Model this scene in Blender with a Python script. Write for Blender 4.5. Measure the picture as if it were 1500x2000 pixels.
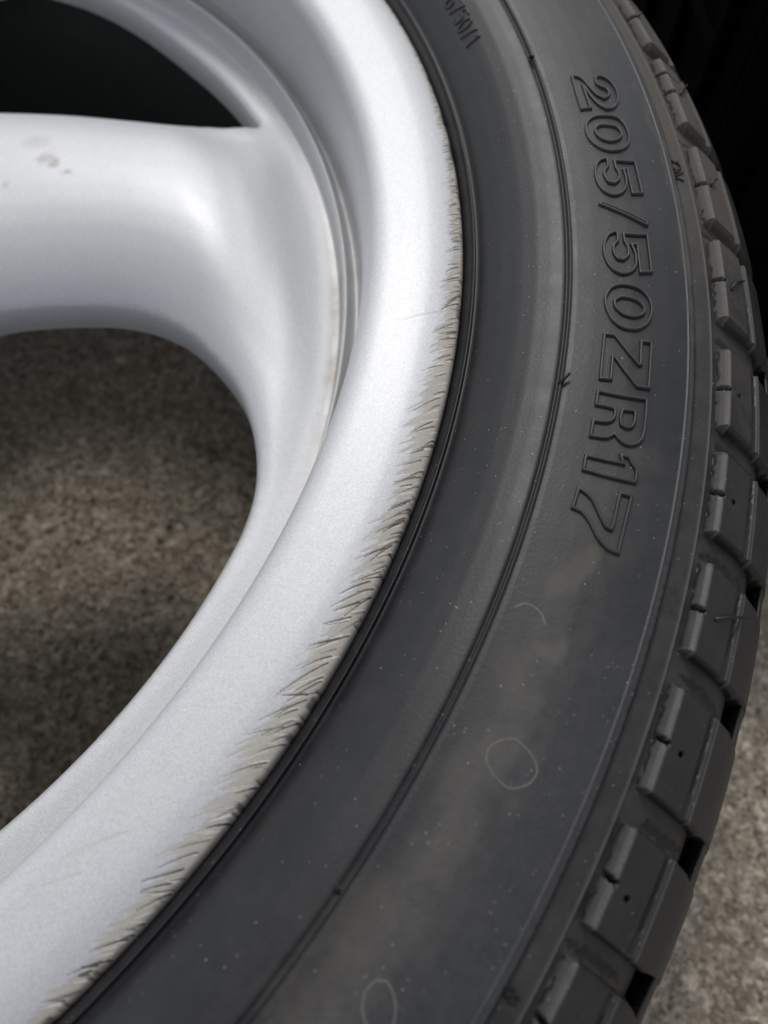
import bpy, math, random
import numpy as np
from mathutils import Matrix, Vector

random.seed(7); rng = np.random.default_rng(11)
sc = bpy.context.scene
for o in list(bpy.data.objects): bpy.data.objects.remove(o)
COL = sc.collection

# ------------------------------------------------------------------ camera, sky, sun, exposure
ZF = 0.2                                     # height of the wheel's outer flange above the ground
cam_d = bpy.data.cameras.new('camera'); cam = bpy.data.objects.new('camera', cam_d); COL.objects.link(cam)
RC = ((0.99990169, 0.00614304, 0.01260456), (0.0, 0.89892349, -0.43810564), (-0.01402183, 0.43806257, 0.89883512))
M = Matrix([list(RC[i]) + [(0.2165572, -0.15073178, 0.14513137 + ZF)[i]] for i in range(3)] + [[0, 0, 0, 1]])
cam.matrix_world = M
cam_d.sensor_fit = 'VERTICAL'; cam_d.sensor_height = 36.0; cam_d.lens = 1531.6 / 2000 * 36
cam_d.clip_start = 0.005; cam_d.clip_end = 500
cam_d.dof.use_dof = True; cam_d.dof.focus_distance = 0.165; cam_d.dof.aperture_fstop = 13
sc.camera = cam

SUN_EL, SUN_AZ = math.radians(50), math.radians(-8)     # azimuth measured from +Y towards +X
w = bpy.data.worlds.new('World'); sc.world = w; w.use_nodes = True
nt = w.node_tree; bg = nt.nodes['Background']
sky = nt.nodes.new('ShaderNodeTexSky'); sky.sky_type = 'NISHITA'; sky.sun_disc = False
sky.sun_elevation = SUN_EL; sky.sun_rotation = SUN_AZ
sky.dust_density = 1.5; sky.air_density = 1.0; sky.ozone_density = 1.0
hs = nt.nodes.new('ShaderNodeHueSaturation'); hs.inputs['Saturation'].default_value = 0.22
nt.links.new(sky.outputs[0], hs.inputs['Color']); nt.links.new(hs.outputs[0], bg.inputs[0])
bg.inputs[1].default_value = 0.14
sd = bpy.data.lights.new('sun', 'SUN'); so = bpy.data.objects.new('sun', sd); COL.objects.link(so)
sd.energy = 1.2; sd.angle = math.radians(13); sd.color = (1.0, 0.965, 0.92)
dv = Vector((math.sin(SUN_AZ) * math.cos(SUN_EL), math.cos(SUN_AZ) * math.cos(SUN_EL), math.sin(SUN_EL)))
so.rotation_euler = dv.to_track_quat('Z', 'Y').to_euler()
sc.view_settings.view_transform = 'Standard'; sc.view_settings.look = 'None'
sc.view_settings.exposure = 0.02; sc.view_settings.gamma = 1.0

# ------------------------------------------------------------------ helpers
rad = np.radians
def mesh_from(name, V, F, mat=None, attrs=None, smooth=True, sharp=None):
    me = bpy.data.meshes.new(name)
    V = np.ascontiguousarray(V, dtype=np.float32); F = np.ascontiguousarray(F, dtype=np.int32)
    n, k = F.shape
    me.vertices.add(len(V)); me.vertices.foreach_set('co', V.ravel())
    me.loops.add(n * k); me.loops.foreach_set('vertex_index', F.ravel())
    me.polygons.add(n); me.polygons.foreach_set('loop_start', np.arange(n, dtype=np.int32) * k)
    me.update(calc_edges=True); me.validate()
    me.polygons.foreach_set('use_smooth', np.full(len(me.polygons), smooth))
    for a, arr in (attrs or {}).items():
        at = me.attributes.new(a, 'FLOAT', 'POINT'); at.data.foreach_set('value', np.asarray(arr, dtype=np.float32))
    if sharp is not None: me.set_sharp_from_angle(angle=math.radians(sharp))
    if mat: me.materials.append(mat)
    return me
def link(name, me, parent=None):
    o = bpy.data.objects.new(name, me); COL.objects.link(o)
    if parent: o.parent = parent
    return o
def thing(name, label, cat, loc=(0, 0, 0), group=None):
    o = bpy.data.objects.new(name, None); COL.objects.link(o); o.location = loc
    o.empty_display_size = 0.05; o['label'] = label; o['category'] = cat
    if group: o['group'] = group
    return o
def grid_faces(nu, nv, wrap=False):
    i = np.arange(nu - 1)[:, None]; j = np.arange(nv if wrap else nv - 1)[None, :]
    j2 = (j + 1) % nv
    a = i * nv + j; b = i * nv + j2; c = (i + 1) * nv + j2; d = (i + 1) * nv + j
    return np.stack([a, b, c, d], -1).reshape(-1, 4)
def pol(r, th, z): return np.stack([r * np.cos(th), r * np.sin(th), z], -1)
def theta_samples(a, b, fine, coarse):
    n1 = int((b - a) / fine); n2 = int((360 - (b - a)) / coarse)
    return np.radians(np.concatenate([np.linspace(a, b, n1, endpoint=False), np.linspace(b, a + 360, n2, endpoint=False)]))
def resample(P, step):
    P = np.array(P, float); out = [P[0]]
    for a, b in zip(P[:-1], P[1:]):
        n = max(1, int(np.ceil(np.linalg.norm(b - a) / step)))
        out += [a + (b - a) * (k + 1) / n for k in range(n)]
    return np.array(out)
def sstep(a, b, x):
    t = np.clip((x - a) / (b - a), 0, 1); return t * t * (3 - 2 * t)
def vnoise(x, seed):                                        # smooth 1-D value noise
    r = np.random.default_rng(seed).random(4096); i = np.floor(x).astype(int); f = x - i; f = f * f * (3 - 2 * f)
    return r[i % 4096] * (1 - f) + r[(i + 1) % 4096] * f
def seg_dist(px, py, ax, ay, bx, by):
    dx, dy = bx - ax, by - ay; L = dx * dx + dy * dy + 1e-12
    t = np.clip(((px - ax) * dx + (py - ay) * dy) / L, 0, 1)
    return np.hypot(px - ax - t * dx, py - ay - t * dy), t
def path_dist(px, py, P):
    d = np.full(px.shape, 1e9)
    for (ax, ay), (bx, by) in zip(P[:-1], P[1:]): d = np.minimum(d, seg_dist(px, py, ax, ay, bx, by)[0])
    return d

# ------------------------------------------------------------------ materials
class NT:
    def __init__(s, name):
        s.m = bpy.data.materials.new(name); s.m.use_nodes = True; s.t = s.m.node_tree
        s.b = s.t.nodes['Principled BSDF']
    def n(s, kind, **kw):
        o = s.t.nodes.new('ShaderNode' + kind)
        for k, v in kw.items():
            if k in o.inputs: o.inputs[k].default_value = v
            else: setattr(o, k, v)
        return o
    def l(s, a, b): s.t.links.new(a, b)
    def attr(s, name): return s.n('Attribute', attribute_name=name).outputs['Fac']
    def coord(s): return s.n('TexCoord').outputs['Object']
    def noise(s, scale, detail=3, rough=.55, co=None, out='Fac'):
        o = s.n('TexNoise', Scale=scale, Detail=detail, Roughness=rough); s.l(co or s.coord(), o.inputs['Vector']); return o.outputs[out]
    def ramp(s, x, *stops):
        o = s.n('ValToRGB'); e = o.color_ramp.elements
        while len(e) < len(stops): e.new(.5)
        for k, (p, c) in enumerate(stops):
            e[k].position = p; e[k].color = (c, c, c, 1) if not hasattr(c, '__len__') else (*c, 1)
        s.l(x, o.inputs[0]); return o.outputs[0]
    def math(s, op, a, b=None, clamp=False):
        o = s.n('Math', operation=op, use_clamp=clamp)
        for k, v in enumerate((a, b)):
            if v is None: continue
            if isinstance(v, (int, float)): o.inputs[k].default_value = v
            else: s.l(v, o.inputs[k])
        return o.outputs[0]
    def mix(s, f, a, b):
        o = s.n('Mix', data_type='RGBA')
        for k, v in ((0, f), (6, a), (7, b)):
            if isinstance(v, (int, float)): o.inputs[k].default_value = v
            elif isinstance(v, tuple): o.inputs[k].default_value = (*v, 1)
            else: s.l(v, o.inputs[k])
        return o.outputs[2]
    def bump(s, h, strength, dist, prev=None):
        o = s.n('Bump', Strength=strength, Distance=dist); s.l(h, o.inputs['Height'])
        if prev: s.l(prev, o.inputs['Normal'])
        return o.outputs[0]

def rubber(name, base=(.0108, .0116, .0136), specks=True, dusty=1.0):
    t = NT(name); co = t.coord()
    big = t.noise(22, 4, .6); mid = t.noise(160, 5, .65); fine = t.noise(1500, 3, .6)
    c = t.mix(t.ramp(big, (.3, 0.), (.7, 1.)), tuple(x * .8 for x in base), tuple(x * 1.3 for x in base))
    # thin grey bloom of dust
    bl = t.math('MULTIPLY', t.ramp(mid, (.38, 0.), (.72, 1.)), .055 * dusty)
    c = t.mix(bl, c, (.16, .15, .14))
    dn = t.math('ADD', t.math('MULTIPLY', t.noise(150, 8, .72), 1.5), -.75)
    d = t.math('MULTIPLY', t.ramp(t.math('ADD', t.attr('dirt'), dn), (.12, 0.), (.42, .55), (.8, 1.)), t.math('MULTIPLY', t.attr('dirt'), 1.6, True), True)
    c = t.mix(t.math('MULTIPLY', d, .48), c, t.mix(t.noise(70, 4), (.095, .083, .070), (.165, .138, .106)))
    ch = t.math('MULTIPLY', t.attr('chalk_light'), t.ramp(t.noise(900, 4, .7), (.3, .6), (.6, 1.)))
    c = t.mix(ch, c, (.34, .34, .34))
    if specks:
        for scale, rad_, keep in ((330, .050, .72), (170, .030, .55), (700, .085, .84), (1200, .12, .93)):
            v = t.n('TexVoronoi', Scale=scale); t.l(co, v.inputs['Vector'])
            wn = t.n('TexWhiteNoise'); t.l(v.outputs['Color'], wn.inputs['Vector'])
            k = t.math('GREATER_THAN', t.math('ADD', wn.outputs['Value'], t.math('MULTIPLY', t.math('SUBTRACT', big, .5), .35)), keep)
            s_ = t.math('MULTIPLY', t.math('LESS_THAN', v.outputs['Distance'], t.math('MULTIPLY', wn.outputs['Value'], rad_)), k)
            c = t.mix(t.math('MULTIPLY', s_, .7), c, (.42, .41, .38))
    cr = t.attr('crack'); c = t.mix(cr, c, (.003, .003, .003))
    t.l(c, t.b.inputs['Base Color'])
    ro = t.math('ADD', t.math('MULTIPLY', mid, .18), .36); ro = t.math('ADD', ro, t.math('MULTIPLY', d, .25), True)
    t.l(ro, t.b.inputs['Roughness']); t.b.inputs['Specular IOR Level'].default_value = .42
    nb = t.bump(fine, .35, .00012); nb = t.bump(mid, .05, .0004, nb)
    t.l(nb, t.b.inputs['Normal'])
    return t.m

def silver(name):
    t = NT(name); co = t.coord()
    v = t.n('TexVoronoi', Scale=3600); t.l(co, v.inputs['Vector'])
    sep = t.n('SeparateColor'); t.l(v.outputs['Color'], sep.inputs[0])
    big = t.noise(30, 4, .6)
    c = t.mix(big, (.505, .518, .535), (.565, .575, .588))
    c = t.mix(t.math('MULTIPLY', t.ramp(sep.outputs[0], (.0, 0.), (1., 1.)), .5), c, (.74, .75, .77))
    # faint dirt and stains; gutter and lip-wall shading painted in as brown
    g = t.math('MULTIPLY', t.attr('grime_shade'), t.ramp(t.noise(120, 5, .65), (.25, .25), (.7, 1.)))
    c = t.mix(t.math('MULTIPLY', g, .72), c, (.20, .155, .095))
    sm = t.math('MULTIPLY', t.ramp(t.noise(260, 4, .6), (.66, 0.), (.74, 1.)), .10); c = t.mix(sm, c, (.30, .29, .27))
    sc_ = t.attr('scuff'); gg = t.attr('gouge'); br = t.attr('bright')
    raw = t.mix(t.noise(1200, 4, .7), (.40, .37, .33), (.58, .55, .50))
    raw = t.mix(br, raw, (.85, .82, .78)); raw = t.mix(t.attr('rust'), raw, (.16, .06, .035))
    c = t.mix(sc_, c, raw); c = t.mix(gg, c, (.045, .038, .032))
    t.l(c, t.b.inputs['Base Color'])
    t.l(t.math('SUBTRACT', .33, t.math('MULTIPLY', t.math('ADD', sc_, g, True), .3)), t.b.inputs['Metallic'])
    t.l(t.math('ADD', .52, t.math('MULTIPLY', sc_, .04)), t.b.inputs['Roughness'])
    t.l(t.math('MULTIPLY', t.math('SUBTRACT', 1, sc_), .12), t.b.inputs['Coat Weight']); t.b.inputs['Coat Roughness'].default_value = .22
    nb = t.bump(sep.outputs[1], .34, .00016)
    nb = t.bump(t.noise(700, 2), .05, .0002, nb)
    t.l(nb, t.b.inputs['Normal'])
    return t.m

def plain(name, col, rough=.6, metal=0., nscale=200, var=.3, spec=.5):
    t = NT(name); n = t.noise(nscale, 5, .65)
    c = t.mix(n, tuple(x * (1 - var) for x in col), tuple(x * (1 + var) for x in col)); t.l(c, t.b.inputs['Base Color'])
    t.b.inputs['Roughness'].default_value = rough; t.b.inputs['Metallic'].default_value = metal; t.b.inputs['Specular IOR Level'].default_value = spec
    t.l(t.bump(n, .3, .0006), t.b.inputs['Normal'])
    return t.m

def ground_mat():
    t = NT('worn_concrete'); co = t.coord()
    v = t.n('TexVoronoi', Scale=520); t.l(co, v.inputs['Vector']); sep = t.n('SeparateColor'); t.l(v.outputs['Color'], sep.inputs[0])
    v2 = t.n('TexVoronoi', Scale=230); t.l(co, v2.inputs['Vector']); sep2 = t.n('SeparateColor'); t.l(v2.outputs['Color'], sep2.inputs[0])
    c = t.ramp(sep.outputs[0], (0., (.10, .085, .066)), (.35, (.25, .213, .163)), (.7, (.44, .38, .295)), (1., (.66, .60, .50)))
    c2 = t.ramp(sep2.outputs[1], (0., (.12, .10, .078)), (.6, (.31, .265, .205)), (1., (.58, .53, .44)))
    c = t.mix(.45, c, c2)
    c = t.mix(t.ramp(t.noise(28, 5, .65), (.4, 0.), (.75, .5)), c, (.13, .112, .088))
    t.l(c, t.b.inputs['Base Color']); t.b.inputs['Roughness'].default_value = .85; t.b.inputs['Specular IOR Level'].default_value = .3
    nb = t.bump(v.outputs['Distance'], .7, .0012); nb = t.bump(v2.outputs['Distance'], .6, .002, nb); nb = t.bump(t.noise(90, 5), .5, .004, nb)
    t.l(nb, t.b.inputs['Normal']); return t.m
def grit_mat():
    t = NT('aggregate_grit'); a = t.attr('tone')
    c = t.ramp(a, (0., (.075, .066, .054)), (.3, (.22, .188, .145)), (.65, (.42, .36, .28)), (.9, (.58, .52, .43)), (1., (.72, .67, .58)))
    t.l(c, t.b.inputs['Base Color']); t.b.inputs['Roughness'].default_value = .7; return t.m

RUB = rubber('tyre_rubber'); RUBL = rubber('raised_letter_rubber', (.022, .023, .026), False, .8)
RUBD = rubber('fresh_black_rubber', (.010, .010, .011), False, .2)
MARK = plain('dried_water_mark', (.095, .095, .093), .55, 0., 800, .35)
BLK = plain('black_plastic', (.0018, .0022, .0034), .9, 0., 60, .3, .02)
SIL = silver('silver_metallic_paint')
BAR = plain('barrel_brake_dust', (.030, .034, .033), .75, 0., 140, .35, .3)
GRD = ground_mat(); GRT = grit_mat()

# ------------------------------------------------------------------ measured layout: (radius m, angle deg) on the tyre
GLYPHS=[('2', [[(0.26461, 7.64), (0.26432, 6.279), (0.26434, 4.974), (0.26663, 4.988), (0.26651, 5.843), (0.26652, 6.915), (0.26695, 6.581), (0.2677, 5.822), (0.26896, 5.183), (0.27039, 4.85), (0.27231, 4.942), (0.27397, 5.475), (0.27455, 6.037), (0.27434, 6.645), (0.27338, 7.167), (0.27187, 7.47), (0.27042, 7.406), (0.27006, 6.883), (0.27089, 6.607), (0.27213, 6.423), (0.27251, 6.082), (0.2716, 5.758), (0.27059, 5.667), (0.26918, 5.957), (0.26796, 6.628), (0.2669, 7.345), (0.26558, 7.624)]]), ('0', [[(0.27002, 4.318), (0.27249, 4.162), (0.27386, 3.565), (0.27412, 2.816), (0.27337, 2.235), (0.27167, 1.842), (0.26877, 1.718), (0.26626, 1.997), (0.26454, 2.568), (0.26409, 3.265), (0.26484, 3.928), (0.26688, 4.305)], [(0.26938, 3.615), (0.27152, 3.507), (0.27241, 3.071), (0.2717, 2.638), (0.2696, 2.412), (0.26759, 2.56), (0.26636, 2.95), (0.26626, 3.314), (0.26703, 3.582), (0.26817, 3.651)]]), ('5', [[(0.27396, 0.946), (0.27411, -0.132), (0.27425, -1.191), (0.27196, -1.235), (0.27183, -0.387), (0.27176, 0.427), (0.27082, 0.393), (0.27106, -0.193), (0.2707, -0.777), (0.26945, -1.234), (0.2675, -1.385), (0.26559, -1.143), (0.2644, -0.594), (0.26413, 0.137), (0.26479, 0.765), (0.26595, 1.095), (0.26749, 1.171), (0.26729, 0.625), (0.26635, 0.296), (0.26618, -0.1), (0.26685, -0.494), (0.26821, -0.576), (0.26931, -0.326), (0.26959, 0.133), (0.26909, 0.521), (0.26908, 1.0), (0.27161, 0.961)]]), ('/', [[(0.26447, -1.855), (0.27447, -3.105), (0.27423, -3.256), (0.26419, -1.991)]]), ('5', [[(0.27406, -3.885), (0.2742, -5.015), (0.27438, -6.143), (0.27195, -6.249), (0.27178, -5.364), (0.27165, -4.539), (0.27034, -4.603), (0.27107, -5.163), (0.27102, -5.832), (0.26995, -6.271), (0.26804, -6.433), (0.26615, -6.234), (0.26484, -5.766), (0.26424, -5.044), (0.26464, -4.385), (0.26571, -3.972), (0.26737, -3.823), (0.26733, -4.399), (0.26643, -4.708), (0.26639, -5.196), (0.26711, -5.529), (0.26828, -5.583), (0.26942, -5.297), (0.26953, -4.781), (0.26892, -4.461), (0.26873, -3.953), (0.27137, -3.95)]]), ('0', [[(0.26896, -7.105), (0.27166, -7.246), (0.27361, -7.716), (0.27426, -8.397), (0.27324, -9.16), (0.27096, -9.577), (0.26837, -9.593), (0.26611, -9.238), (0.26472, -8.537), (0.26447, -7.904), (0.26558, -7.346), (0.26727, -7.129)], [(0.26895, -7.826), (0.27124, -7.949), (0.27261, -8.286), (0.27235, -8.656), (0.2705, -8.895), (0.26826, -8.83), (0.26656, -8.449), (0.26635, -8.084), (0.26746, -7.85)]]), ('Z', [[(0.26459, -10.062), (0.26668, -10.073), (0.26928, -10.826), (0.27196, -11.471), (0.27233, -11.435), (0.27222, -10.822), (0.27216, -10.188), (0.27429, -10.156), (0.27426, -11.387), (0.27434, -12.576), (0.27198, -12.613), (0.26939, -11.973), (0.26687, -11.242), (0.26658, -11.239), (0.26661, -11.868), (0.26666, -12.492), (0.26461, -12.534), (0.26453, -11.316)]]), ('R', [[(0.26447, -13.219), (0.26921, -13.257), (0.27415, -13.159), (0.27431, -13.683), (0.27438, -14.758), (0.27404, -15.194), (0.27278, -15.495), (0.27113, -15.563), (0.2697, -15.398), (0.26887, -15.169), (0.26838, -15.314), (0.26735, -15.485), (0.26449, -15.541), (0.26443, -14.773), (0.26685, -14.719), (0.26792, -14.576), (0.26835, -14.313), (0.26822, -13.946), (0.2645, -13.921)], [(0.26966, -13.946), (0.27218, -13.866), (0.27233, -14.369), (0.27189, -14.672), (0.27086, -14.78), (0.26985, -14.7), (0.26955, -14.382)]]), ('1', [[(0.26435, -16.549), (0.26789, -16.548), (0.27146, -16.502), (0.27078, -16.15), (0.27225, -16.121), (0.27319, -16.421), (0.27418, -16.629), (0.27427, -17.187), (0.26937, -17.262), (0.26446, -17.227)]]), ('7', [[(0.2644, -18.139), (0.26575, -18.257), (0.26734, -18.497), (0.26922, -19.049), (0.2708, -19.474), (0.27189, -19.513), (0.27202, -19.31), (0.27199, -18.592), (0.27195, -17.856), (0.27416, -17.838), (0.27405, -19.132), (0.27412, -20.378), (0.27226, -20.363), (0.27009, -20.079), (0.26793, -19.521), (0.26598, -19.152), (0.26421, -19.072), (0.2643, -18.607)]])]
TWI=[('T', [[(0.28405, 1.701), (0.28602, 1.56)], [(0.28587, 1.759), (0.28625, 1.384)]]), ('W', [[(0.28383, 1.013), (0.28633, 1.321)], [(0.28633, 1.321), (0.28405, 0.896)], [(0.28405, 0.896), (0.2866, 1.041)], [(0.2866, 1.041), (0.28405, 0.618)]]), ('I', [[(0.28411, 0.541), (0.28627, 0.459)]])]
EIGHT=[('8', [[(0.28383, -35.109), (0.28413, -34.963), (0.28535, -34.96), (0.28543, -35.081), (0.28484, -35.185), (0.28413, -35.174), (0.28383, -35.109)], [(0.28484, -35.185), (0.28542, -35.03), (0.28643, -35.054), (0.28634, -35.221), (0.28553, -35.303), (0.28497, -35.272), (0.28484, -35.185)]])]
STAINS=[([(0.26915, -20.752), (0.26763, -21.773), (0.26427, -22.727)], 0.00244, 0.9), ([(0.26326, -21.664), (0.26643, -24.732), (0.26563, -27.329)], 0.00444, 0.45), ([(0.26705, -25.101), (0.26932, -25.093), (0.27005, -24.71)], 0.00178, 0.8), ([(0.26453, -25.771), (0.26663, -27.83), (0.2661, -29.287), (0.26436, -30.872)], 0.00444, 0.6), ([(0.26436, -30.872), (0.26668, -32.469), (0.26565, -33.722), (0.26429, -35.382)], 0.005, 0.55), ([(0.26429, -35.382), (0.26401, -37.216), (0.26327, -39.267)], 0.00667, 0.6), ([(0.26372, -31.345), (0.2714, -32.2)], 0.00278, 0.35), ([(0.26622, -14.038), (0.27263, -16.213), (0.26814, -18.96), (0.2704, -20.196)], 0.005, 0.5), ([(0.2623, -18.865), (0.26658, -20.943)], 0.00389, 0.35), ([(0.28144, 12.949), (0.27452, 11.537), (0.26794, 8.919)], 0.00556, 0.5), ([(0.28039, 6.851), (0.28173, 2.284), (0.28289, -2.457), (0.28342, -6.429), (0.28471, -9.689)], 0.00111, 0.6), ([(0.28737, 11.911), (0.28646, 7.972), (0.28692, 3.731)], 0.00156, 0.8)]
RINGS=[[(0.26574, -29.528), (0.26546, -29.205), (0.26643, -28.814), (0.26848, -28.501), (0.26912, -28.507), (0.271, -28.617), (0.27299, -28.855), (0.27379, -29.136), (0.27351, -29.544), (0.27207, -29.91), (0.27058, -30.06), (0.26803, -29.934), (0.26609, -29.682)], [(0.26804, -37.159), (0.26929, -36.99), (0.27092, -37.116), (0.27216, -37.336), (0.27312, -37.676), (0.27341, -37.955), (0.27233, -38.207), (0.27014, -38.234), (0.26859, -37.997), (0.26764, -37.565), (0.26804, -37.159)], [(0.26005, -23.961), (0.26144, -23.652), (0.26333, -23.663), (0.26507, -23.881), (0.2659, -24.177)]]
WHISKERS=[[(0.25658, 9.971), (0.2565, 9.423)], [(0.25679, -13.118), (0.25837, -12.655)], [(0.25648, -35.908), (0.256, -35.715)]]
HAIRS=[[(0.29324, -5.878), (0.29496, -5.309), (0.29871, -4.479)], [(0.29298, 6.84), (0.29535, 7.444), (0.30122, 9.187)], [(0.29282, 0.336), (0.29377, 0.613), (0.29558, 1.07)], [(0.29434, -21.112), (0.29811, -20.563), (0.30221, -20.07)], [(0.29147, 12.982), (0.29276, 13.181), (0.29411, 13.575)]]
HOLES=[(0.2942, -11.283), (0.29432, -16.198), (0.29468, -26.064), (0.29451, -30.924)]
SLOTS=[[(0.28938, 13.643), (0.28953, 13.098)], [(0.28801, 7.132), (0.29063, 6.837)], [(0.28823, 0.58), (0.29065, 0.451)], [(0.28848, -5.666), (0.29113, -5.866)], [(0.28852, -11.174), (0.29145, -11.256)], [(0.28871, -16.152), (0.2918, -16.144)], [(0.28879, -21.044), (0.29182, -21.055)], [(0.28868, -25.978), (0.29177, -26.001)], [(0.28826, -30.853), (0.29167, -30.944)], [(0.28832, -35.094), (0.29107, -35.14)]]
CRACK=[[(0.28522, 9.069), (0.28722, 8.864), (0.28821, 8.532), (0.2903, 8.379), (0.29251, 8.279), (0.29564, 8.268)], [(0.2842, 10.352), (0.28609, 9.912)], [(0.28447, 7.798), (0.28623, 7.461)]]
BLOCKS = [(15.9, 10.71), (9.78, 4.45), (3.12, -2.02), (-2.94, -7.70), (-9.05, -13.21), (-14.14, -18.00), (-19.00, -22.84), (-23.85, -27.84), (-28.78, -32.35), (-33.10, -36.90), (-37.80, -41.4)]
BLOCKS = [(21.9, 16.9), (27.6, 22.9)][::-1] + BLOCKS + [(-42.3, -46.0)]
GAPS = [(a[1], b[0]) for a, b in zip(BLOCKS[:-1], BLOCKS[1:])]
MARKS = [('hole', [p]) for p in HOLES] + [('crack', c) for c in CRACK]
# ------------------------------------------------------------------ ground
V = np.array([[-30, -30, 0], [30, -30, 0], [30, 30, 0], [-30, 30, 0]], float)
gnd = link('ground', mesh_from('ground', V, [[0, 1, 2, 3]], GRD)); gnd['kind'] = 'structure'
# loose and half-set aggregate where the ground shows: inside the wheel and to its right
def grit():
    n = 52000
    x = rng.uniform(-.05, .62, n * 2); y = rng.uniform(-.46, .26, n * 2); r = np.hypot(x, y)
    k = (r < .20) | ((r > .30) & (x > .24)); x, y = x[k][:n], y[k][:n]; n = len(x)
    s = np.exp(rng.normal(math.log(.00085), .42, n)); ang = rng.uniform(0, 6.28, n)
    base = np.array([[1, 0, 0], [.3, .95, 0], [-.8, .6, 0], [-.8, -.6, 0], [.3, -.95, 0], [.25, .1, .75], [-.25, -.1, .7]], float)
    F0 = np.array([[0, 1, 5], [1, 2, 5], [2, 6, 5], [2, 3, 6], [3, 4, 6], [4, 5, 6], [4, 0, 5]])
    P = base[None] * (1 + rng.uniform(-.3, .3, (n, 7, 3))) * s[:, None, None]
    ca, sa = np.cos(ang)[:, None], np.sin(ang)[:, None]
    X = P[..., 0] * ca - P[..., 1] * sa + x[:, None]; Y = P[..., 0] * sa + P[..., 1] * ca + y[:, None]
    Z = P[..., 2] - s[:, None] * .12
    V = np.stack([X, Y, Z], -1).reshape(-1, 3); F = (F0[None] + (np.arange(n) * 7)[:, None, None]).reshape(-1, 3)
    tone = np.repeat(rng.beta(1.7, 2.2, n), 7)
    return mesh_from('grit', V, F, GRT, {'tone': tone}, smooth=False)
g = link('grit', grit()); g['kind'] = 'stuff'; g['label'] = 'coarse tan and grey aggregate set in the worn concrete ground'

# ------------------------------------------------------------------ the wheel
wheel = thing('car_wheel', 'silver alloy wheel with kerb-scuffed edge and worn black tyre lying flat on concrete', 'wheel')
A0, A1 = -50.0, 31.0

# --- rim: lip lathe with kerb rash as real grooves
LIP = [(.2342, -.0045), (.23415, -.0012), (.2339, -.0004), (.2335, .0001), (.2328, .0005), (.2315, .0010), (.229, .0016), (.226, .0020), (.2220, .0019),
       (.2185, .0016), (.2150, .0013), (.2126, .0006), (.2109, -.0011), (.2100, -.0036), (.2095, -.0078), (.2088, -.012), (.2083, -.022), (.2078, -.032),
       (.2075, -.0325), (.2067, -.0345), (.2057, -.0347), (.2048, -.0336), (.2043, -.0321), (.20395, -.0315), (.2035, -.0304), (.2030, -.0302), (.2026, -.0309), (.2022, -.0332), (.2018, -.0360), (.2012, -.0382), (.2004, -.0392), (.1990, -.0402)]
LP = resample(LIP, .00025); fr = (sstep(.2096, .2106, LP[:, 0]) * sstep(.2334, .2324, LP[:, 0]))[:, None] * (LP[:, 1] > -.009)[:, None]
for _ in range(30):
    L2 = LP.copy(); L2[1:-1] = (LP[:-2] + 2 * LP[1:-1] + LP[2:]) / 4; LP = LP + (L2 - LP) * fr
for _ in range(3): LP[1:-1] = (LP[:-2] + 2 * LP[1:-1] + LP[2:]) / 4
far_ = np.where(LP[:, 1] < -.010)[0]; i0 = far_[far_ > 60][0]
LP = np.concatenate([LP[:i0], LP[i0::2]])
TH = theta_samples(A0, A1, .045, 2.0)
nr, nth = len(LP), len(TH)
Rg = np.repeat(LP[:, 0][:, None], nth, 1); Tg = np.repeat(TH[None], nr, 0); Zg = np.repeat(LP[:, 1][:, None], nth, 1)
thd = (np.degrees(TH) + 180) % 360 - 180
scuff = np.zeros((nr, nth)); gouge = scuff.copy(); bright = scuff.copy(); rust = scuff.copy(); depth = scuff.copy()
def interp_t(t, tab): a = np.array(tab)[::-1] if tab[0][0] > tab[-1][0] else np.array(tab); return np.interp(t, a[:, 0], a[:, 1])
WID = [(-52, .0025), (-47, .0030), (-43.4, .0036), (-40, .0046), (-35, .0056), (-31, .0064), (-27, .0062), (-23, .0063), (-19, .0058), (-15, .0063), (-10, .0058), (-5, .0048), (0, .0040), (4, .0030), (7, .0027), (10, .0026), (14, .0019), (18, .0015), (23, .0014), (30, .0008)]
ANG = [(-52, 52), (-35, 48), (-23, 46), (-14, 38), (-5, 30), (5, 26), (14, 20), (30, 12)]
sel0 = np.where((Rg[:, 0] > .2255))[0]
def stroke(t0, L, ang, w, cv, kind, amt, r0=.2341):
    """one scrape: starts on the flange edge at angle t0 (deg), runs inwards and clockwise, tapering"""
    a = math.radians(ang); n = 7; q = np.linspace(0, 1, n)
    rr = r0 - L * q * (1 - .06 * q)
    tt = np.radians(t0) - (L * math.tan(a) * (q + cv * q * q)) / .233
    cols = np.where((np.radians(thd) > tt.min() - .01) & (np.radians(thd) < tt.max() + .01))[0]
    if len(cols) == 0: return
    R_ = Rg[np.ix_(sel0, cols)]; S_ = np.radians(thd)[cols][None] * .233 + 0 * R_
    d = np.full(R_.shape, 1e9); tq = np.zeros(R_.shape)
    for k in range(n - 1):
        dk, tk = seg_dist(S_, R_, tt[k] * .233, rr[k], tt[k + 1] * .233, rr[k + 1])
        b = dk < d; d = np.where(b, dk, d); tq = np.where(b, (k + tk) / (n - 1), tq)
    wl = w * (1 - .75 * tq ** 1.6)
    m = sstep(1.0, .62, d / wl) * amt
    tgt = {'s': scuff, 'g': gouge, 'b': bright, 'r': rust}[kind]
    ix = np.ix_(sel0, cols); tgt[ix] = np.maximum(tgt[ix], m)
    if kind == 's': depth[ix] = np.maximum(depth[ix], m * .00003)
    if kind == 'g': depth[ix] = np.maximum(depth[ix], m * .00010)
    if kind == 'b': depth[ix] = np.maximum(depth[ix], m * .00002)
t = -52.0
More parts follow.
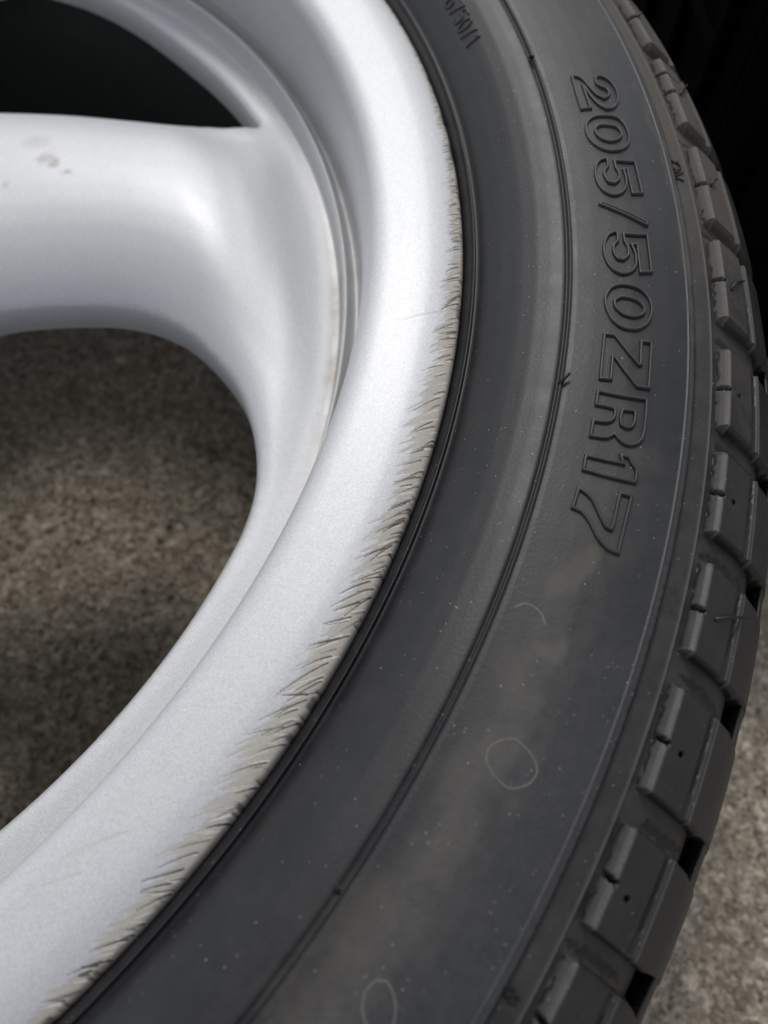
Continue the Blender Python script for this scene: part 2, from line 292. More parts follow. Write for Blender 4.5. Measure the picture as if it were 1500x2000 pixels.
while t < 26:                                             # dense carpet of scrapes
    W = interp_t(t, WID); a = interp_t(t, ANG)
    cl = .55 + .65 * vnoise(np.array([t * 1.1 + 90]), 5)[0]
    stroke(t, W * rng.uniform(.55, .85) * cl, a + rng.normal(0, 5), rng.uniform(.00025, .0006), rng.uniform(-.1, .2), 's', rng.uniform(.8, 1))
    if rng.random() < .55: stroke(t + .1, W * rng.uniform(.8, 1.15) * cl, a + rng.normal(0, 4), rng.uniform(.0003, .0007), rng.uniform(0, .3), 's', rng.uniform(.75, 1))
    t += rng.uniform(.06, .13)
Wc = interp_t(thd, WID) * (.22 + .45 * vnoise(thd * 1.1 + 90, 5)) + .0009 * vnoise(thd * .233 * .01745 / .0007, 17)
scuff = np.maximum(scuff, sstep(-.00012, .00012, Rg - (.2341 - Wc[None])) * (np.abs(thd) < 50)[None] * (thd < 26)[None])
t = -52.0
while t < 24:                                             # dark gouges and bright raw metal between them
    W = interp_t(t, WID); a = interp_t(t, ANG); r0 = .2341 - rng.uniform(0, .35) * W
    if rng.random() < (.5 if t < 2 else .85): stroke(t, W * rng.uniform(.25, .85), a + rng.normal(0, 6), rng.uniform(.00015, .00030), rng.uniform(-.1, .4), 'g', rng.uniform(.5, .95), r0)
    if rng.random() < .6: stroke(t + .1, W * rng.uniform(.2, .6), a + rng.normal(0, 5), rng.uniform(.00008, .00022), 0, 'b', rng.uniform(.3, .9), r0)
    if -29 < t < -20 and rng.random() < .3: stroke(t, W * .35, a, .00022, 0, 'r', .6, r0)
    t += rng.uniform(.10, .34)
# long isolated scratches on the paint
for t0, r0, L, ang, wd in ((-7.3, .2290, .0085, 22, .0003), (-39.6, .2215, .0045, 62, .00025), (-39.9, .2205, .005, 62, .00025), (-42.0, .2205, .004, 58, .0003)):
    sel0 = np.where(Rg[:, 0] > .21)[0]; stroke(t0, L, ang, wd, .1, 's', .45, r0)
rough_e = vnoise(TH * .233 / .0006, 3)[None] * vnoise(TH * .233 / .004 + 7, 4)[None]
edge = sstep(.2328, .2339, Rg); chip = edge * np.clip(rough_e - .28, 0, 1) * .0005 * (scuff > .2)
Zg = Zg - depth - chip * 1.2; Rg2 = Rg - chip * .5
gouge = np.maximum(gouge, sstep(.2330, .2337, Rg) * (rough_e > .5) * .5 * (scuff > .2))
grime_shade = np.where(Zg < -.008, sstep(-.012, -.034, Zg) * .4, 0); grime_shade = np.where(Rg < .2028, sstep(.2028, .2018, Rg) * (.25 + .75 * np.exp(-((thd[None] + 1) / 9) ** 2)), grime_shade)  # shading of the lip wall and gutter, put into the colour as brown
lipV = pol(Rg2, Tg, Zg + ZF).reshape(-1, 3)
lipm = mesh_from('rim', lipV, grid_faces(nr, nth, True)[:, ::-1], SIL, {'scuff': scuff.ravel(), 'gouge': gouge.ravel(), 'bright': bright.ravel(), 'rust': rust.ravel(), 'grime_shade': grime_shade.ravel()})
rim = link('rim', lipm, wheel)

# --- barrel behind the spokes
BP = resample([(.2066, -.0395), (.2045, -.047), (.2015, -.052), (.2000, -.07), (.1985, -.12), (.1985, -.172), (.2030, -.184), (.2140, -.1925), (.2337, -.1965), (.2345, -.1935), (.2250, -.1900), (.2170, -.186), (.2090, -.176), (.2050, -.12), (.2070, -.07), (.2110, -.045), (.2150, -.02), (.2230, -.009), (.2338, -.006)], .006)
TB = theta_samples(A0, A1, 1.0, 2.0)
bV = pol(np.repeat(BP[:, 0][:, None], len(TB), 1), np.repeat(TB[None], len(BP), 0), np.repeat(BP[:, 1][:, None] + ZF, len(TB), 1)).reshape(-1, 3)
link('barrel', mesh_from('barrel', bV, grid_faces(len(BP), len(TB), True), BAR), rim)

# --- spoke face: a height field with four swept window holes, edges snapped to their outline
arc = [(.189 * math.cos(rad(a)), .189 * math.sin(rad(a))) for a in np.linspace(-20.5, -62.5, 22)]
HOLE = [(.0850, .0045), (.0955, .0083), (.105, .0098), (.1197, .0105), (.1310, .0100), (.1400, .0080), (.1475, .0048), (.1545, .0003), (.1610, -.0060), (.1675, -.0140),
        (.1730, -.0230), (.1768, -.0330), (.1792, -.0440), (.1795, -.0540)] + arc + [(.0862, -.1675), (.0885, -.150), (.0920, -.128), (.0950, -.108), (.0965, -.090), (.0970, -.075), (.0940, -.052), (.0850, -.030), (.0815, -.010)]
def catmull(P, n=5):
    P = np.array(P); N = len(P); out = []
    for i in range(N):
        p0, p1, p2, p3 = P[i - 1], P[i], P[(i + 1) % N], P[(i + 2) % N]
        a_, b_ = p1 - p0, p2 - p1; c_ = p3 - p2
        k1 = np.dot(a_, b_) / np.linalg.norm(a_) / np.linalg.norm(b_); k2 = np.dot(b_, c_) / np.linalg.norm(b_) / np.linalg.norm(c_)
        L = np.linalg.norm(b_); u = lambda v: v / np.linalg.norm(v)
        m1 = u(u(a_) + u(b_)) * L if k1 > .6 else b_; m2 = u(u(b_) + u(c_)) * L if k2 > .6 else b_
        for q in np.arange(n) / n: out.append((2*q**3-3*q*q+1) * p1 + (q**3-2*q*q+q) * m1 + (3*q*q-2*q**3) * p2 + (q**3-q*q) * m2)
    return [tuple(p) for p in out]
HOLE = catmull(HOLE, 4)
def rot90(P, k): c, s = [(1, 0), (0, 1), (-1, 0), (0, -1)][k % 4]; P = np.array(P); return np.stack([c * P[:, 0] - s * P[:, 1], s * P[:, 0] + c * P[:, 1]], 1)
def wider(P):                                           # the window above the spoke reaches a little further out
    P = np.array(P); r_ = np.hypot(P[:, 0], P[:, 1]); a_ = np.degrees(np.arctan2(P[:, 1], P[:, 0]))
    f = np.where((r_ > .1800) & (a_ < -15), 1 + (.0030 + .0050 * sstep(-48, -26, a_)) / .189 * sstep(15, 21, -a_) * sstep(.1800, .1880, r_), 1)
    return P * f[:, None]
HOLES = [rot90(wider(HOLE) if k == 1 else HOLE, k) for k in range(4)] + [np.array([(.032 * math.cos(a), .032 * math.sin(a)) for a in np.linspace(0, 2 * math.pi, 28, endpoint=False)])]
for k in range(4): HOLES.append(np.array([(.05 * math.cos(k * math.pi / 2 + 1.1) + .007 * math.cos(a), .05 * math.sin(k * math.pi / 2 + 1.1) + .007 * math.sin(a)) for a in np.linspace(0, 2 * math.pi, 14, endpoint=False)]))
def poly_sdf(x, y, P):
    d = np.full(x.shape, 1e9); ins = np.zeros(x.shape, bool)
    qx = np.zeros(x.shape); qy = np.zeros(x.shape); n = len(P)
    for i in range(n):
        ax, ay = P[i]; bx, by = P[(i + 1) % n]; dx, dy = bx - ax, by - ay
        tt = np.clip(((x - ax) * dx + (y - ay) * dy) / (dx * dx + dy * dy), 0, 1); cx, cy = ax + tt * dx, ay + tt * dy
        dd = np.hypot(x - cx, y - cy); m = dd < d; d = np.where(m, dd, d); qx = np.where(m, cx, qx); qy = np.where(m, cy, qy)
        cond = ((ay > y) != (by > y)) & (x < (bx - ax) * (y - ay) / (by - ay + 1e-15) + ax); ins ^= cond
    return np.where(ins, -d, d), qx, qy
RE = .2010                                              # polished outer edge of the ring
def zring(r): return np.interp(r, [0, .05, .08, .12, .145, .158, .168, .177, .184, .190, .195, .199, .2014, .2027, RE], [-.034, -.030, -.0245, -.0235, -.0243, -.0255, -.0272, -.0300, -.0333, -.0364, -.0383, -.0389, -.0388, -.0388, -.0388])
def gd(d): return np.interp(d, [0, .0008, .002, .004, .007, .011, .015, .021, .028, .036, .05], [0, .0012, .0026, .0045, .0068, .0092, .0112, .0135, .0155, .0170, .0178])
def gr_(d): return np.interp(d, [0, .0008, .0016, .003, .005, .008, .012, .02, .03, .05], [0, .0012, .0022, .0032, .0039, .0045, .0050, .0070, .0100, .0140])
def spoke_face():
    h = .0008; n = int(RE / h) + 2; ax = np.arange(-n, n + 1) * h
    X, Y = np.meshgrid(ax, ax, indexing='ij'); r = np.hypot(X, Y)
    d = np.full(X.shape, 1e9); qx = X.copy(); qy = Y.copy()
    for P in HOLES:
        di, cx, cy = poly_sdf(X, Y, P); m = di < d; d = np.where(m, di, d); qx = np.where(m, cx, qx); qy = np.where(m, cy, qy)
    do = RE - r; m = do < d; e = np.minimum(d, do)
    qx = np.where(m, X * RE / np.maximum(r, 1e-6), qx); qy = np.where(m, Y * RE / np.maximum(r, 1e-6), qy)
    ok = e > -h * .5; cell = ok[:-1, :-1] & ok[1:, :-1] & ok[1:, 1:] & ok[:-1, 1:]
    # vertices on the rim of the kept cells move onto the outline itself
    cnt = np.zeros(X.shape, int)
    for sl in ((slice(None, -1), slice(None, -1)), (slice(1, None), slice(None, -1)), (slice(1, None), slice(1, None)), (slice(None, -1), slice(1, None))): cnt[sl] += cell
    snap = (cnt > 0) & (cnt < 4); X = np.where(snap, qx, X); Y = np.where(snap, qy, Y); r = np.hypot(X, Y)
    dh = np.maximum(np.where(snap, np.where(m, d, 0), d), 0)
    s_ = sstep(.160, .184, r); a = (1 - s_) * (-.0415 + gd(dh)) + s_ * (-.0405 + gr_(dh)); b = zring(r); k = .0045
    hh = np.clip(.5 + .5 * (b - a) / k, 0, 1); Z = b * (1 - hh) + a * hh - k * hh * (1 - hh)
    Z = np.where(r > RE - .0006, b, Z)
    for _ in range(14):                                   # soften creases, keep the edges
        Zs = Z.copy(); g_ = (e > h * 2.2) & (r < RE - .001)
        Zs[1:-1, 1:-1] = (Z[:-2, 1:-1] + Z[2:, 1:-1] + Z[1:-1, :-2] + Z[1:-1, 2:]) / 4
        Z = np.where(g_, .5 * Z + .5 * Zs, Z)
    idx = -np.ones(X.shape, int); used = np.zeros(X.shape, bool)
    for sl in ((slice(None, -1), slice(None, -1)), (slice(1, None), slice(None, -1)), (slice(1, None), slice(1, None)), (slice(None, -1), slice(1, None))): used[sl] |= cell
    idx[used] = np.arange(used.sum())
    # relax heights a little so creases stay soft
    f = np.stack([idx[:-1, :-1][cell], idx[1:, :-1][cell], idx[1:, 1:][cell], idx[:-1, 1:][cell]], 1)
    V = np.stack([X[used], Y[used], Z[used] + ZF], 1); N = len(V)
    ed = np.concatenate([f[:, [0, 1]], f[:, [1, 2]], f[:, [2, 3]], f[:, [3, 0]]])
    key = np.sort(ed, 1); u, inv, c = np.unique(key[:, 0] * N + key[:, 1], return_inverse=True, return_counts=True)
    be = ed[c[inv] == 1]
    # walls of the holes: drop the boundary 11 mm, then a rounded undercut
    bv = np.unique(be); mp = -np.ones(N, int); rb = np.hypot(V[bv, 0], V[bv, 1]); out = rb > RE - .0006
    W1 = V[bv].copy(); W1[:, 2] = np.where(out, W1[:, 2] - .007, -.0492 + ZF)
    W2 = V[bv].copy(); W2[:, 2] = np.where(out, W2[:, 2] - .014, -.0512 + ZF); W2[:, :2] += np.where(out, 0, 0)[:, None]
    mp[bv] = np.arange(len(bv))
    b0, b1 = be[:, 0], be[:, 1]; k0, k1 = mp[b0], mp[b1]
    f1 = np.stack([b1, b0, N + k0, N + k1], 1); f2 = np.stack([N + k1, N + k0, N + len(bv) + k0, N + len(bv) + k1], 1)
    # underside
    o2 = N + 2 * len(bv); U = V.copy(); U[:, 2] = np.minimum(U[:, 2] - .009, -.0512 + ZF)
    VV = np.concatenate([V, W1, W2, U]); FF = np.concatenate([f, f1, f2, f[:, ::-1] + o2])
    th_ = np.degrees(np.arctan2(V[:, 1], V[:, 0])); rr = np.hypot(V[:, 0], V[:, 1])
    gr = sstep(.1960, .2005, rr) * 1 * (.25 + .75 * np.exp(-((th_ + 1) / 9) ** 2))  # gutter shading painted brown; the spoke stains follow
    for (sx, sy, sr, sa) in STAIN_SPOKE:
        q = np.hypot((V[:, 0] - sx), (V[:, 1] - sy)); gr = np.maximum(gr, 1.15 * sa * sstep(sr, sr * .3, q + .0012 * (vnoise(V[:, 0] / .0009, 8) + vnoise(V[:, 1] / .0008, 12) - 1)))
    grime_shade = np.concatenate([gr, np.full(2 * len(bv) + N, .25)])
    return mesh_from('spoke_face', VV, FF, SIL, {'grime_shade': grime_shade}, sharp=78)
STAIN_SPOKE = [(.1085, .0560, .0042, .5), (.1115, .0535, .0022, .75), (.1165, .0500, .0022, .8), (.1035, .0640, .006, .25), (.098, .045, .002, .4)]
link('spoke_face', spoke_face(), rim)

# --- tyre body
PAN = [(.2381, .0014), (.2400, .0040), (.2425, .0070), (.2455, .0096), (.2468, .01045), (.2500, .01190), (.2530, .0128), (.2556, .01335)]
PAN2 = [(.2580, .01375), (.2620, .01405), (.2660, .0142), (.2700, .0142), (.2740, .0139), (.2780, .0134), (.2818, .01265)]
def panel_z(r):
    P = np.array(PAN + PAN2); return np.interp(r, P[:, 0], P[:, 1])
TP = [(.2344, -.0075), (.2343, -.0030), (.2345, -.0016), (.2350, -.0008), (.23625, .0006), (.23645, .0018), (.23662, .0021), (.23682, .0020), (.2370, .0010), (.2374, .0010)]
TP += PAN[:4] + [(.2468, .01044)] + PAN[5:]
TP += [(.25600, .01325), (.25625, .01305), (.25650, .01308), (.25662, .01345), (.25674, .01400), (.25692, .01420), (.25710, .01415), (.25728, .01360), (.2577, .0136)]
TP += PAN2 + [(.28225, .01250), (.28238, .01268), (.28252, .01245), (.2836, .0120), (.2838, .0117), (.2841, .0110), (.2860, .0104), (.2880, .0096), (.28815, .00975), (.28832, .0092), (.2890, .0089),
       (.2905, .0079), (.2925, .0064), (.2960, .0036), (.2990, .0008), (.3015, -.0025), (.3030, -.0052), (.3036, -.0090), (.3041, -.0135), (.3054, -.0145), (.3061, -.0098), (.3069, -.0078), (.3082, -.0100), (.3096, -.0145), (.3110, -.0215), (.3120, -.030), (.3122, -.040)]
TPd = resample(TP, .00075)
TPb = []
for zc in (-.048, -.093, -.138):                          # circumferential grooves across the tread
    TPb += [(.3120, zc + .0135 + .004), (.3128, zc + .0075), (.3075, zc + .0050), (.3070, zc - .0050), (.3128, zc - .0075)]
TPe = [(.3118, -.156), (.3085, -.160)] + [(r, -.186 - z) for r, z in TP[::-1] if (r > .3) or int(r * 1e5) % 2 == 0]
prof = np.concatenate([TPd, resample(TPb, .01), resample(TPe, .01)])
TT = theta_samples(A0, A1, .085, 1.5)
R_ = np.repeat(prof[:, 0][:, None], len(TT), 1); T_ = np.repeat(TT[None], len(prof), 0); Z_ = np.repeat(prof[:, 1][:, None], len(TT), 1)
ttd = (np.degrees(T_) + 180) % 360 - 180
dirt = np.zeros(R_.shape); chalk_light = dirt.copy(); crack = dirt.copy()
top = Z_ > -.02
S_ = np.radians(ttd) * .27
wob = .0022 * (vnoise(S_ / .004, 21) - .5) + .0016 * (vnoise(R_ / .0017 + 3, 22) - .5)
def to_s(P): return [(math.radians(t_) * .27, r_) for r_, t_ in P]
for P, wd, st in STAINS:
    d = path_dist(S_, R_ + wob, to_s(P)); dirt = np.maximum(dirt, .85 * st * sstep(wd * 1.9, wd * .2, d))
dirt = np.maximum(dirt, .8 * sstep(-16, 4, ttd) * sstep(.2838, .2846, R_) * sstep(.3035, .300, R_))
dirt = np.maximum(dirt, .40 * sstep(.2838, .2846, R_) * sstep(.304, .301, R_))
dirt = np.maximum(dirt, .26 * sstep(.2580, .262, R_) * sstep(.2765, .272, R_)); dirt *= top
jag = .00035 * vnoise(S_ / .0005, 31)
chalk_light = np.maximum(chalk_light, .09 * sstep(.2824, .2827, R_) * sstep(.28395, .28375, R_ + jag)) * top
chalk_light = np.maximum(chalk_light, .18 * np.exp(-((R_ - .28238) / .00012) ** 2) * top)
chalk_light = np.maximum(chalk_light, .085 * sstep(-12, -24, ttd) * sstep(.258, .266, R_) * sstep(.2838, .282, R_) * (.6 + .8 * vnoise(S_ / .02, 55)) * top)
chalk_light = np.maximum(chalk_light, .14 * np.exp(-((R_ - .28812) / .00012) ** 2) * top)
for t0, t1 in GAPS:                                       # ozone cracks across the gap floors
    for k in range(5):
        a = t1 + rng.uniform(.15, .35) * (t0 - t1); q = np.linspace(0, 1, 14); r0 = rng.uniform(.2885, .295); L = rng.uniform(.003, .008)
        P = [(r0 + L * u, a + .16 * math.sin(u * 23 + k) * rng.uniform(.3, 1) + rng.normal(0, .05)) for u in q]
        m_ = np.abs(ttd - a) < 1.5
        d = path_dist(S_[m_], R_[m_], to_s(P)); crack[m_] = np.maximum(crack[m_], sstep(.00042, .00012, d) * .95)
Zt = Z_ + ZF - crack * .0004
tyre = link('tyre', mesh_from('tyre', pol(R_, T_, Zt).reshape(-1, 3), grid_faces(len(prof), len(TT), True), RUB, {'dirt': dirt.ravel(), 'chalk_light': chalk_light.ravel(), 'crack': crack.ravel()}), wheel)

# --- shoulder tread blocks, each its own height field on the carcass
BT = [(.2888, .0086), (.2892, .0087), (.2898, .0094), (.2906, .01005), (.2914, .01035), (.2918, .0102), (.2930, .0092), (.2950, .0075), (.2978, .0050), (.2984, .0044), (.2987, .0032), (.2990, .0028), (.2997, .0023), (.3002, .0024),
      (.3006, .0023), (.3009, .0017), (.3030, -.0008), (.3050, -.0034), (.3064, -.0055), (.3078, -.0082), (.3092, -.0120), (.3108, -.0180), (.3124, -.0260), (.3134, -.0330), (.3138, -.0420), (.3138, -.0465)]
FL = np.array([(r, z) for r, z in TP if r > .2879])
def block_mesh(t0, t1, fine, seed, slot=True, whiten=1.0, crackdir=None):
    rg = np.random.default_rng(seed)
    P = resample(BT, .00025 if fine else .0022); nb = len(P)
    w_ = (t0 - t1) * math.pi / 180 * .296; nt_ = int(w_ / .00027) if fine else 12
    v = np.linspace(0, 1, nt_) if fine else np.array([0, .02, .05, .08, .3, .46, .5, .54, .75, .95, .98, 1.])
    U, Vv = np.meshgrid(np.arange(nb), v, indexing='ij'); r = P[U, 0]; z = P[U, 1]
    sa = Vv * w_; sb = (1 - Vv) * w_                       # metres from the upper / lower end
    sh = .0011 * sstep(.3035, .307, r)                      # rounded outer corners
    hgt = np.minimum(np.clip((sa - sh * .9) / .0012, 0, 1), np.clip((sb - sh * .5) / .0005, 0, 1))
    hgt = np.where((r < .2891), hgt * sstep(.2887, .2891, r), hgt)
    zf = np.interp(r, FL[:, 0], FL[:, 1]) - .0008 - .006 * sstep(.3030, .3036, r) * sstep(.3070, .3062, r) * 0; rf = r - .0005
    # behind the shoulder the floor is reached radially, not vertically
    side = sstep(.303, .308, r); rfl = np.where(side > 0, r - .006 * side, rf); zfl = zf * (1 - side) + (z - .001) * side
    cr = np.zeros(r.shape); di = np.zeros(r.shape); ch = np.zeros(r.shape)
    if slot:
        mid = w_ * .52
        dd = np.abs(sa - (mid + (r - .2890) * .25)); m = sstep(.00055, .00032, dd) * (r < .2921) * (r > .2885)
        hgt = hgt * (1 - .92 * m); cr = np.maximum(cr, .8 * m)
    if fine:
        for (base, amp, a0, a1) in ((.28935, .00035, .05, .97), (.29935, .00022, .06, .75)):
            ln = base + amp * (vnoise(sa / .0012, seed) - .5) * 2 + .0001 * (vnoise(sa / .0003, seed + 1) - .5)
            m = sstep(.00034, .00010, np.abs(r - ln)) * (vnoise(sa / .003, seed + 2) > .2) * (Vv > a0) * (Vv < a1); cr = np.maximum(cr, .85 * m)
        for k in range(3):
            ln = .0009 + rg.uniform(0, .0009) + .0004 * (vnoise(r / .0006, seed + 5 + k) - .5)
            m = sstep(.00030, .00009, np.abs(sa - ln)) * (vnoise(r / .002, seed + 9 + k) > .5) * (r < .304); cr = np.maximum(cr, .6 * m)
        thb = t0 - Vv * (t0 - t1)
        di = .45 * (r < .298) + .30 * sstep(.0016, .0004, sa)
        di = np.maximum(di, 1.0 * sstep(-12, 2, thb) * (r < .3005) * (r > .2915)); di = np.maximum(di, .75 * (r < .2917)); di = np.maximum(di, .5 * (r > .3001) * (r < .3007))
        di *= sstep(.3015, .3005, r) * (.35 + .65 * sstep(-22, -8, thb))
        ch = .075 * (r > .2890) * (r < .2917) + .16 * sstep(.00045, .0001, np.abs(r - .29155)) + .22 * sstep(.0004, .0001, np.abs(r - .3007))  # lighter bevel and chamfer edges: catch-light put into the colour
        for kind, PP in MARKS:
            pts = [((t0 - t_) * math.pi / 180 * .296, r_) for r_, t_ in PP]
            if kind == 'hole':
                d = np.hypot(sa - pts[0][0], r - pts[0][1]); m = sstep(.00060, .00035, d); cr = np.maximum(cr, m); z = z - .0012 * m
                ch = np.maximum(ch, .3 * sstep(.00022, .00008, np.hypot(sa - pts[0][0] + .0005, r - pts[0][1] + .0004)))
            else:
                d = path_dist(sa, r, pts); m = sstep(.0005, .00015, d); cr = np.maximum(cr, m); z = z - .0008 * m
    rr = rfl + (r - rfl) * hgt; zz = zfl + (z - zfl) * hgt; zz -= cr * .00025 * (hgt > .5)
    th = np.radians(t0) - sa / .296
    V_ = pol(rr, th, zz + ZF).reshape(-1, 3)
    return mesh_from('tread_block', V_, grid_faces(nb, len(v))[:, ::-1], RUB, {'crack': cr.ravel(), 'dirt': di.ravel(), 'chalk_light': ch.ravel()}, sharp=None if fine else 40)
for k, (t0, t1) in enumerate(BLOCKS): link('tread_block', block_mesh(t0, t1, True, 100 + 17 * k), tyre)
far = block_mesh(4.9, 0.9, False, 1)
a = BLOCKS[-1][1] - 1.0 - 4.9
while a > BLOCKS[0][0] - 360 + .9:
    o = link('tread_block', far, tyre); o.rotation_euler = (0, 0, math.radians(a)); a -= 5.02

# --- raised writing on the sidewall: each character a swept ridge
SHARP = .62
def smooth_loop(L, closed):
    P = np.array([(math.radians(t_) * .2693, r_) for r_, t_ in L]); n = len(P); out = []
    def tang(i):
        if not closed and i in (0, n - 1): return np.zeros(2)
        a_, b_, c_ = P[(i - 1) % n], P[i], P[(i + 1) % n]; u, v_ = b_ - a_, c_ - b_
        lu, lv = np.linalg.norm(u), np.linalg.norm(v_); ca_ = np.dot(u, v_) / (lu * lv + 1e-12)
        if ca_ < SHARP: return np.zeros(2)
        return (u / lu + v_ / lv) / 2 * min(lu, lv)
    for i in range(n if closed else n - 1):
        p0, p1 = P[i], P[(i + 1) % n]; m0, m1 = tang(i), tang((i + 1) % n); L_ = np.linalg.norm(p1 - p0)
        k = max(2, int(L_ / .00055))
        for q in np.arange(k) / k:
            if not m0.any() and not m1.any(): out.append(p0 + (p1 - p0) * q); continue
            h00, h10, h01, h11 = 2*q**3-3*q*q+1, q**3-2*q*q+q, -2*q**3+3*q*q, q**3-q*q
            out.append(h00 * p0 + h10 * m0 + h01 * p1 + h11 * m1)
    if not closed: out.append(P[-1])
    return np.array(out)
def ridge_mesh(name, loops, mat, wb, wt, ht, zfun, closed=True):
    Vs, Fs, o_ = [], [], 0
    for L in loops:
        P = smooth_loop(L, closed); n = len(P)
        if closed: u = P - np.roll(P, 1, 0); v_ = np.roll(P, -1, 0) - P
        else: v_ = np.vstack([P[1:] - P[:-1], P[-1:] - P[-2:-1]]); u = np.vstack([P[1:2] - P[:1], P[1:] - P[:-1]])
        u = u / (np.linalg.norm(u, axis=1)[:, None] + 1e-12); v_ = v_ / (np.linalg.norm(v_, axis=1)[:, None] + 1e-12)
        nu = np.stack([-u[:, 1], u[:, 0]], 1); nv_ = np.stack([-v_[:, 1], v_[:, 0]], 1); m_ = nu + nv_; m_ /= np.linalg.norm(m_, axis=1)[:, None] + 1e-9
        m_ = m_ / np.clip((m_ * nu).sum(1), .5, 1)[:, None]
        rows = []
        for off, h_ in ((-wb, -.0002), (-wb * .93, .00004), (-wt, ht * .93), (-wt * .8, ht), (wt * .8, ht), (wt, ht * .93), (wb * .93, .00004), (wb, -.0002)):
            Q = P + m_ * off; r_ = Q[:, 1]; rows.append(pol(r_, Q[:, 0] / .2693, zfun(r_) + h_ + ZF))
        V_ = np.stack(rows, 1).reshape(-1, 3); k = len(rows)
        i = np.arange(n if closed else n - 1)[:, None]; j = np.arange(k - 1)[None]; i2 = (i + 1) % n
        F_ = np.stack([i * k + j, i2 * k + j, i2 * k + j + 1, i * k + j + 1], -1).reshape(-1, 4)
        if not closed:
            F_ = np.concatenate([F_, np.array([[0, 1, 6, 7], [1, 2, 5, 6], [2, 3, 4, 5]]), (n - 1) * k + np.array([[7, 6, 1, 0], [6, 5, 2, 1], [5, 4, 3, 2]])])
        Vs.append(V_); Fs.append(F_ + o_); o_ += len(V_)
    return mesh_from(name, np.concatenate(Vs), np.concatenate(Fs), mat, sharp=55)
for ch_, loops in GLYPHS: link('raised_character', ridge_mesh('raised_character', loops, RUBL, .00040, .00023, .00062, panel_z), tyre)
ell = [(.5 + .5 * math.sin(a_), .5 + .5 * math.cos(a_)) for a_ in np.linspace(0, 2 * math.pi, 13)]
STROKES = {'6': [[(.95, .95), (.5, 1), (.1, .7), (.02, .35), (.2, .03), (.6, 0), (.95, .2), (.9, .48), (.5, .6), (.08, .42)]], '7': [[(0, 1), (1, 1)], [(1, 1), (.3, 0)]],
           '5': [[(.95, 1), (.12, 1)], [(.12, 1), (.06, .55)], [(.06, .55), (.5, .62), (.95, .42), (.9, .12), (.5, 0), (.05, .1)]], '0': [ell], '/': [[(.1, -.05), (.9, 1.05)]], '1': [[(.15, .75), (.6, 1)], [(.6, 1), (.6, 0)]]}
for ch_, t_, wd in (('6', 18.12, .66), ('7', 17.24, .62), ('5', 16.36, .62), ('0', 15.48, .62), ('/', 14.52, .45), ('1', 13.72, .45)):
    loops = [[(.24365 + .0036 * v_, t_ - wd * u_) for u_, v_ in L] for L in STROKES[ch_]]
    link('small_character', ridge_mesh('small_character', loops, RUBD, .00030, .00017, .00042, panel_z, False), tyre)
for k, P in enumerate(RINGS):
    link('water_mark', ridge_mesh('water_mark', [P], MARK, .00020, .00007, .00006, panel_z, k < 2), tyre)
TPa = np.array([p for p in TP if p[0] > .28]); fl_z = lambda r: np.interp(r, TPa[:, 0], TPa[:, 1])
for ch_, loops in TWI + EIGHT: link('small_character', ridge_mesh('small_character', loops, RUBD, .00026, .00013, .00040, fl_z, False), tyre)

# --- rubber vent whiskers
def tube(P, r0, r1, mat, name):
    P = np.array(P); n = len(P); k = 6; rows = []
    for i in range(n):
        d = P[min(i + 1, n - 1)] - P[max(i - 1, 0)]; d /= np.linalg.norm(d); a_ = np.cross(d, [.3, .2, .9]); a_ /= np.linalg.norm(a_); b_ = np.cross(d, a_)
        q = np.arange(k) * 2 * math.pi / k; rr = r0 + (r1 - r0) * i / (n - 1)
        rows.append(P[i] + rr * (np.cos(q)[:, None] * a_ + np.sin(q)[:, None] * b_))
    V_ = np.concatenate(rows + [P[:1], P[-1:]]); F_ = [list(f) for f in grid_faces(n, k, True)]
    me = bpy.data.meshes.new(name); N = n * k
    F_ += [[(j + 1) % k, j, N] for j in range(k)] + [[N - k + j, N - k + (j + 1) % k, N + 1] for j in range(k)]
    me.from_pydata([tuple(map(float, v)) for v in V_], [], [list(map(int, f)) for f in F_]); me.materials.append(mat)
    me.polygons.foreach_set('use_smooth', [True] * len(me.polygons)); return me
BTa = np.array(BT)
def wpt(r, t, z): return pol(np.array(r), np.radians(t), np.array(z + ZF))
for (ra, ta), (rb, tb) in WHISKERS:
    z0 = panel_z(ra); P = [wpt(ra, ta, z0), wpt(ra * .6 + rb * .4, ta * .6 + tb * .4, z0 + .0012), wpt(rb, tb, z0 + .0017)]
    link('vent_whisker', tube(P, .00055, .0003, RUBD, 'vent_whisker'), tyre)
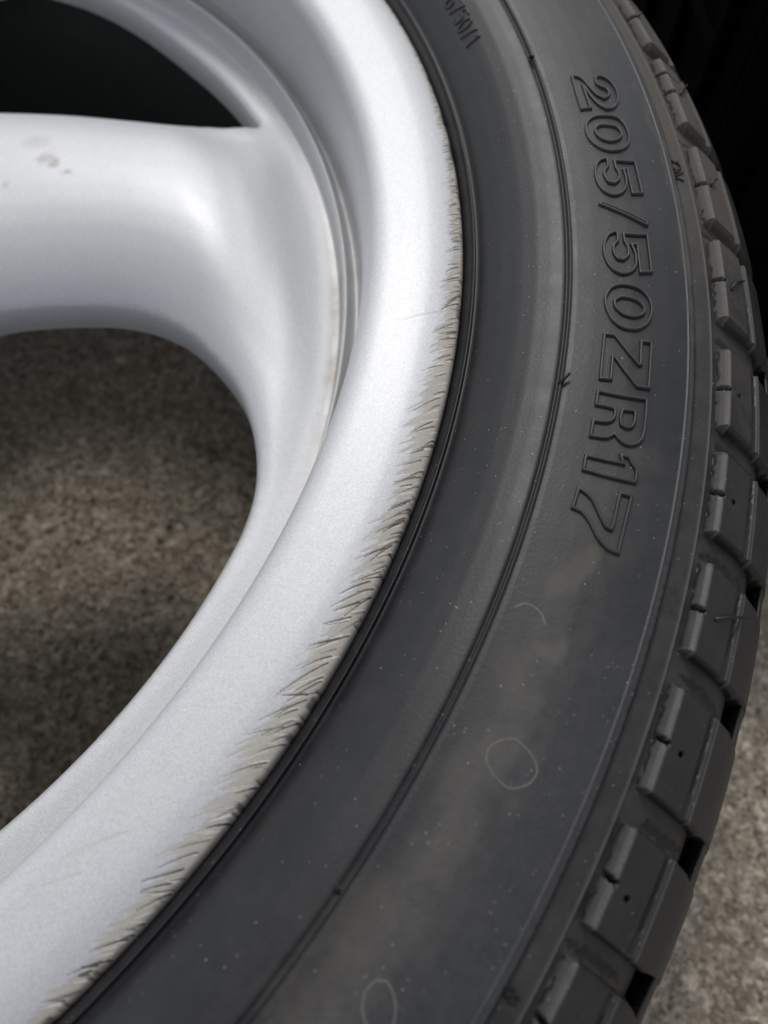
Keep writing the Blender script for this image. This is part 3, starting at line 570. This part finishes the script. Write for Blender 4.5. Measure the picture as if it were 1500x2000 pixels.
for P0 in HAIRS:
    P = [wpt(r_, t_, np.interp(min(r_, .3064), BTa[:, 0], BTa[:, 1]) + h_) for (r_, t_), h_ in zip(P0, (0, .0009, .0012))]
    link('vent_whisker', tube(P, .00045, .00025, RUBD, 'vent_whisker'), tyre)

# ------------------------------------------------------------------ added crate, stands in for an unidentified near-black thing behind the wheel
crate = thing('crate_standin', 'black ribbed crate added in place of an unidentified dark thing beyond the tyre tread', 'crate', (.336, .100, 0))
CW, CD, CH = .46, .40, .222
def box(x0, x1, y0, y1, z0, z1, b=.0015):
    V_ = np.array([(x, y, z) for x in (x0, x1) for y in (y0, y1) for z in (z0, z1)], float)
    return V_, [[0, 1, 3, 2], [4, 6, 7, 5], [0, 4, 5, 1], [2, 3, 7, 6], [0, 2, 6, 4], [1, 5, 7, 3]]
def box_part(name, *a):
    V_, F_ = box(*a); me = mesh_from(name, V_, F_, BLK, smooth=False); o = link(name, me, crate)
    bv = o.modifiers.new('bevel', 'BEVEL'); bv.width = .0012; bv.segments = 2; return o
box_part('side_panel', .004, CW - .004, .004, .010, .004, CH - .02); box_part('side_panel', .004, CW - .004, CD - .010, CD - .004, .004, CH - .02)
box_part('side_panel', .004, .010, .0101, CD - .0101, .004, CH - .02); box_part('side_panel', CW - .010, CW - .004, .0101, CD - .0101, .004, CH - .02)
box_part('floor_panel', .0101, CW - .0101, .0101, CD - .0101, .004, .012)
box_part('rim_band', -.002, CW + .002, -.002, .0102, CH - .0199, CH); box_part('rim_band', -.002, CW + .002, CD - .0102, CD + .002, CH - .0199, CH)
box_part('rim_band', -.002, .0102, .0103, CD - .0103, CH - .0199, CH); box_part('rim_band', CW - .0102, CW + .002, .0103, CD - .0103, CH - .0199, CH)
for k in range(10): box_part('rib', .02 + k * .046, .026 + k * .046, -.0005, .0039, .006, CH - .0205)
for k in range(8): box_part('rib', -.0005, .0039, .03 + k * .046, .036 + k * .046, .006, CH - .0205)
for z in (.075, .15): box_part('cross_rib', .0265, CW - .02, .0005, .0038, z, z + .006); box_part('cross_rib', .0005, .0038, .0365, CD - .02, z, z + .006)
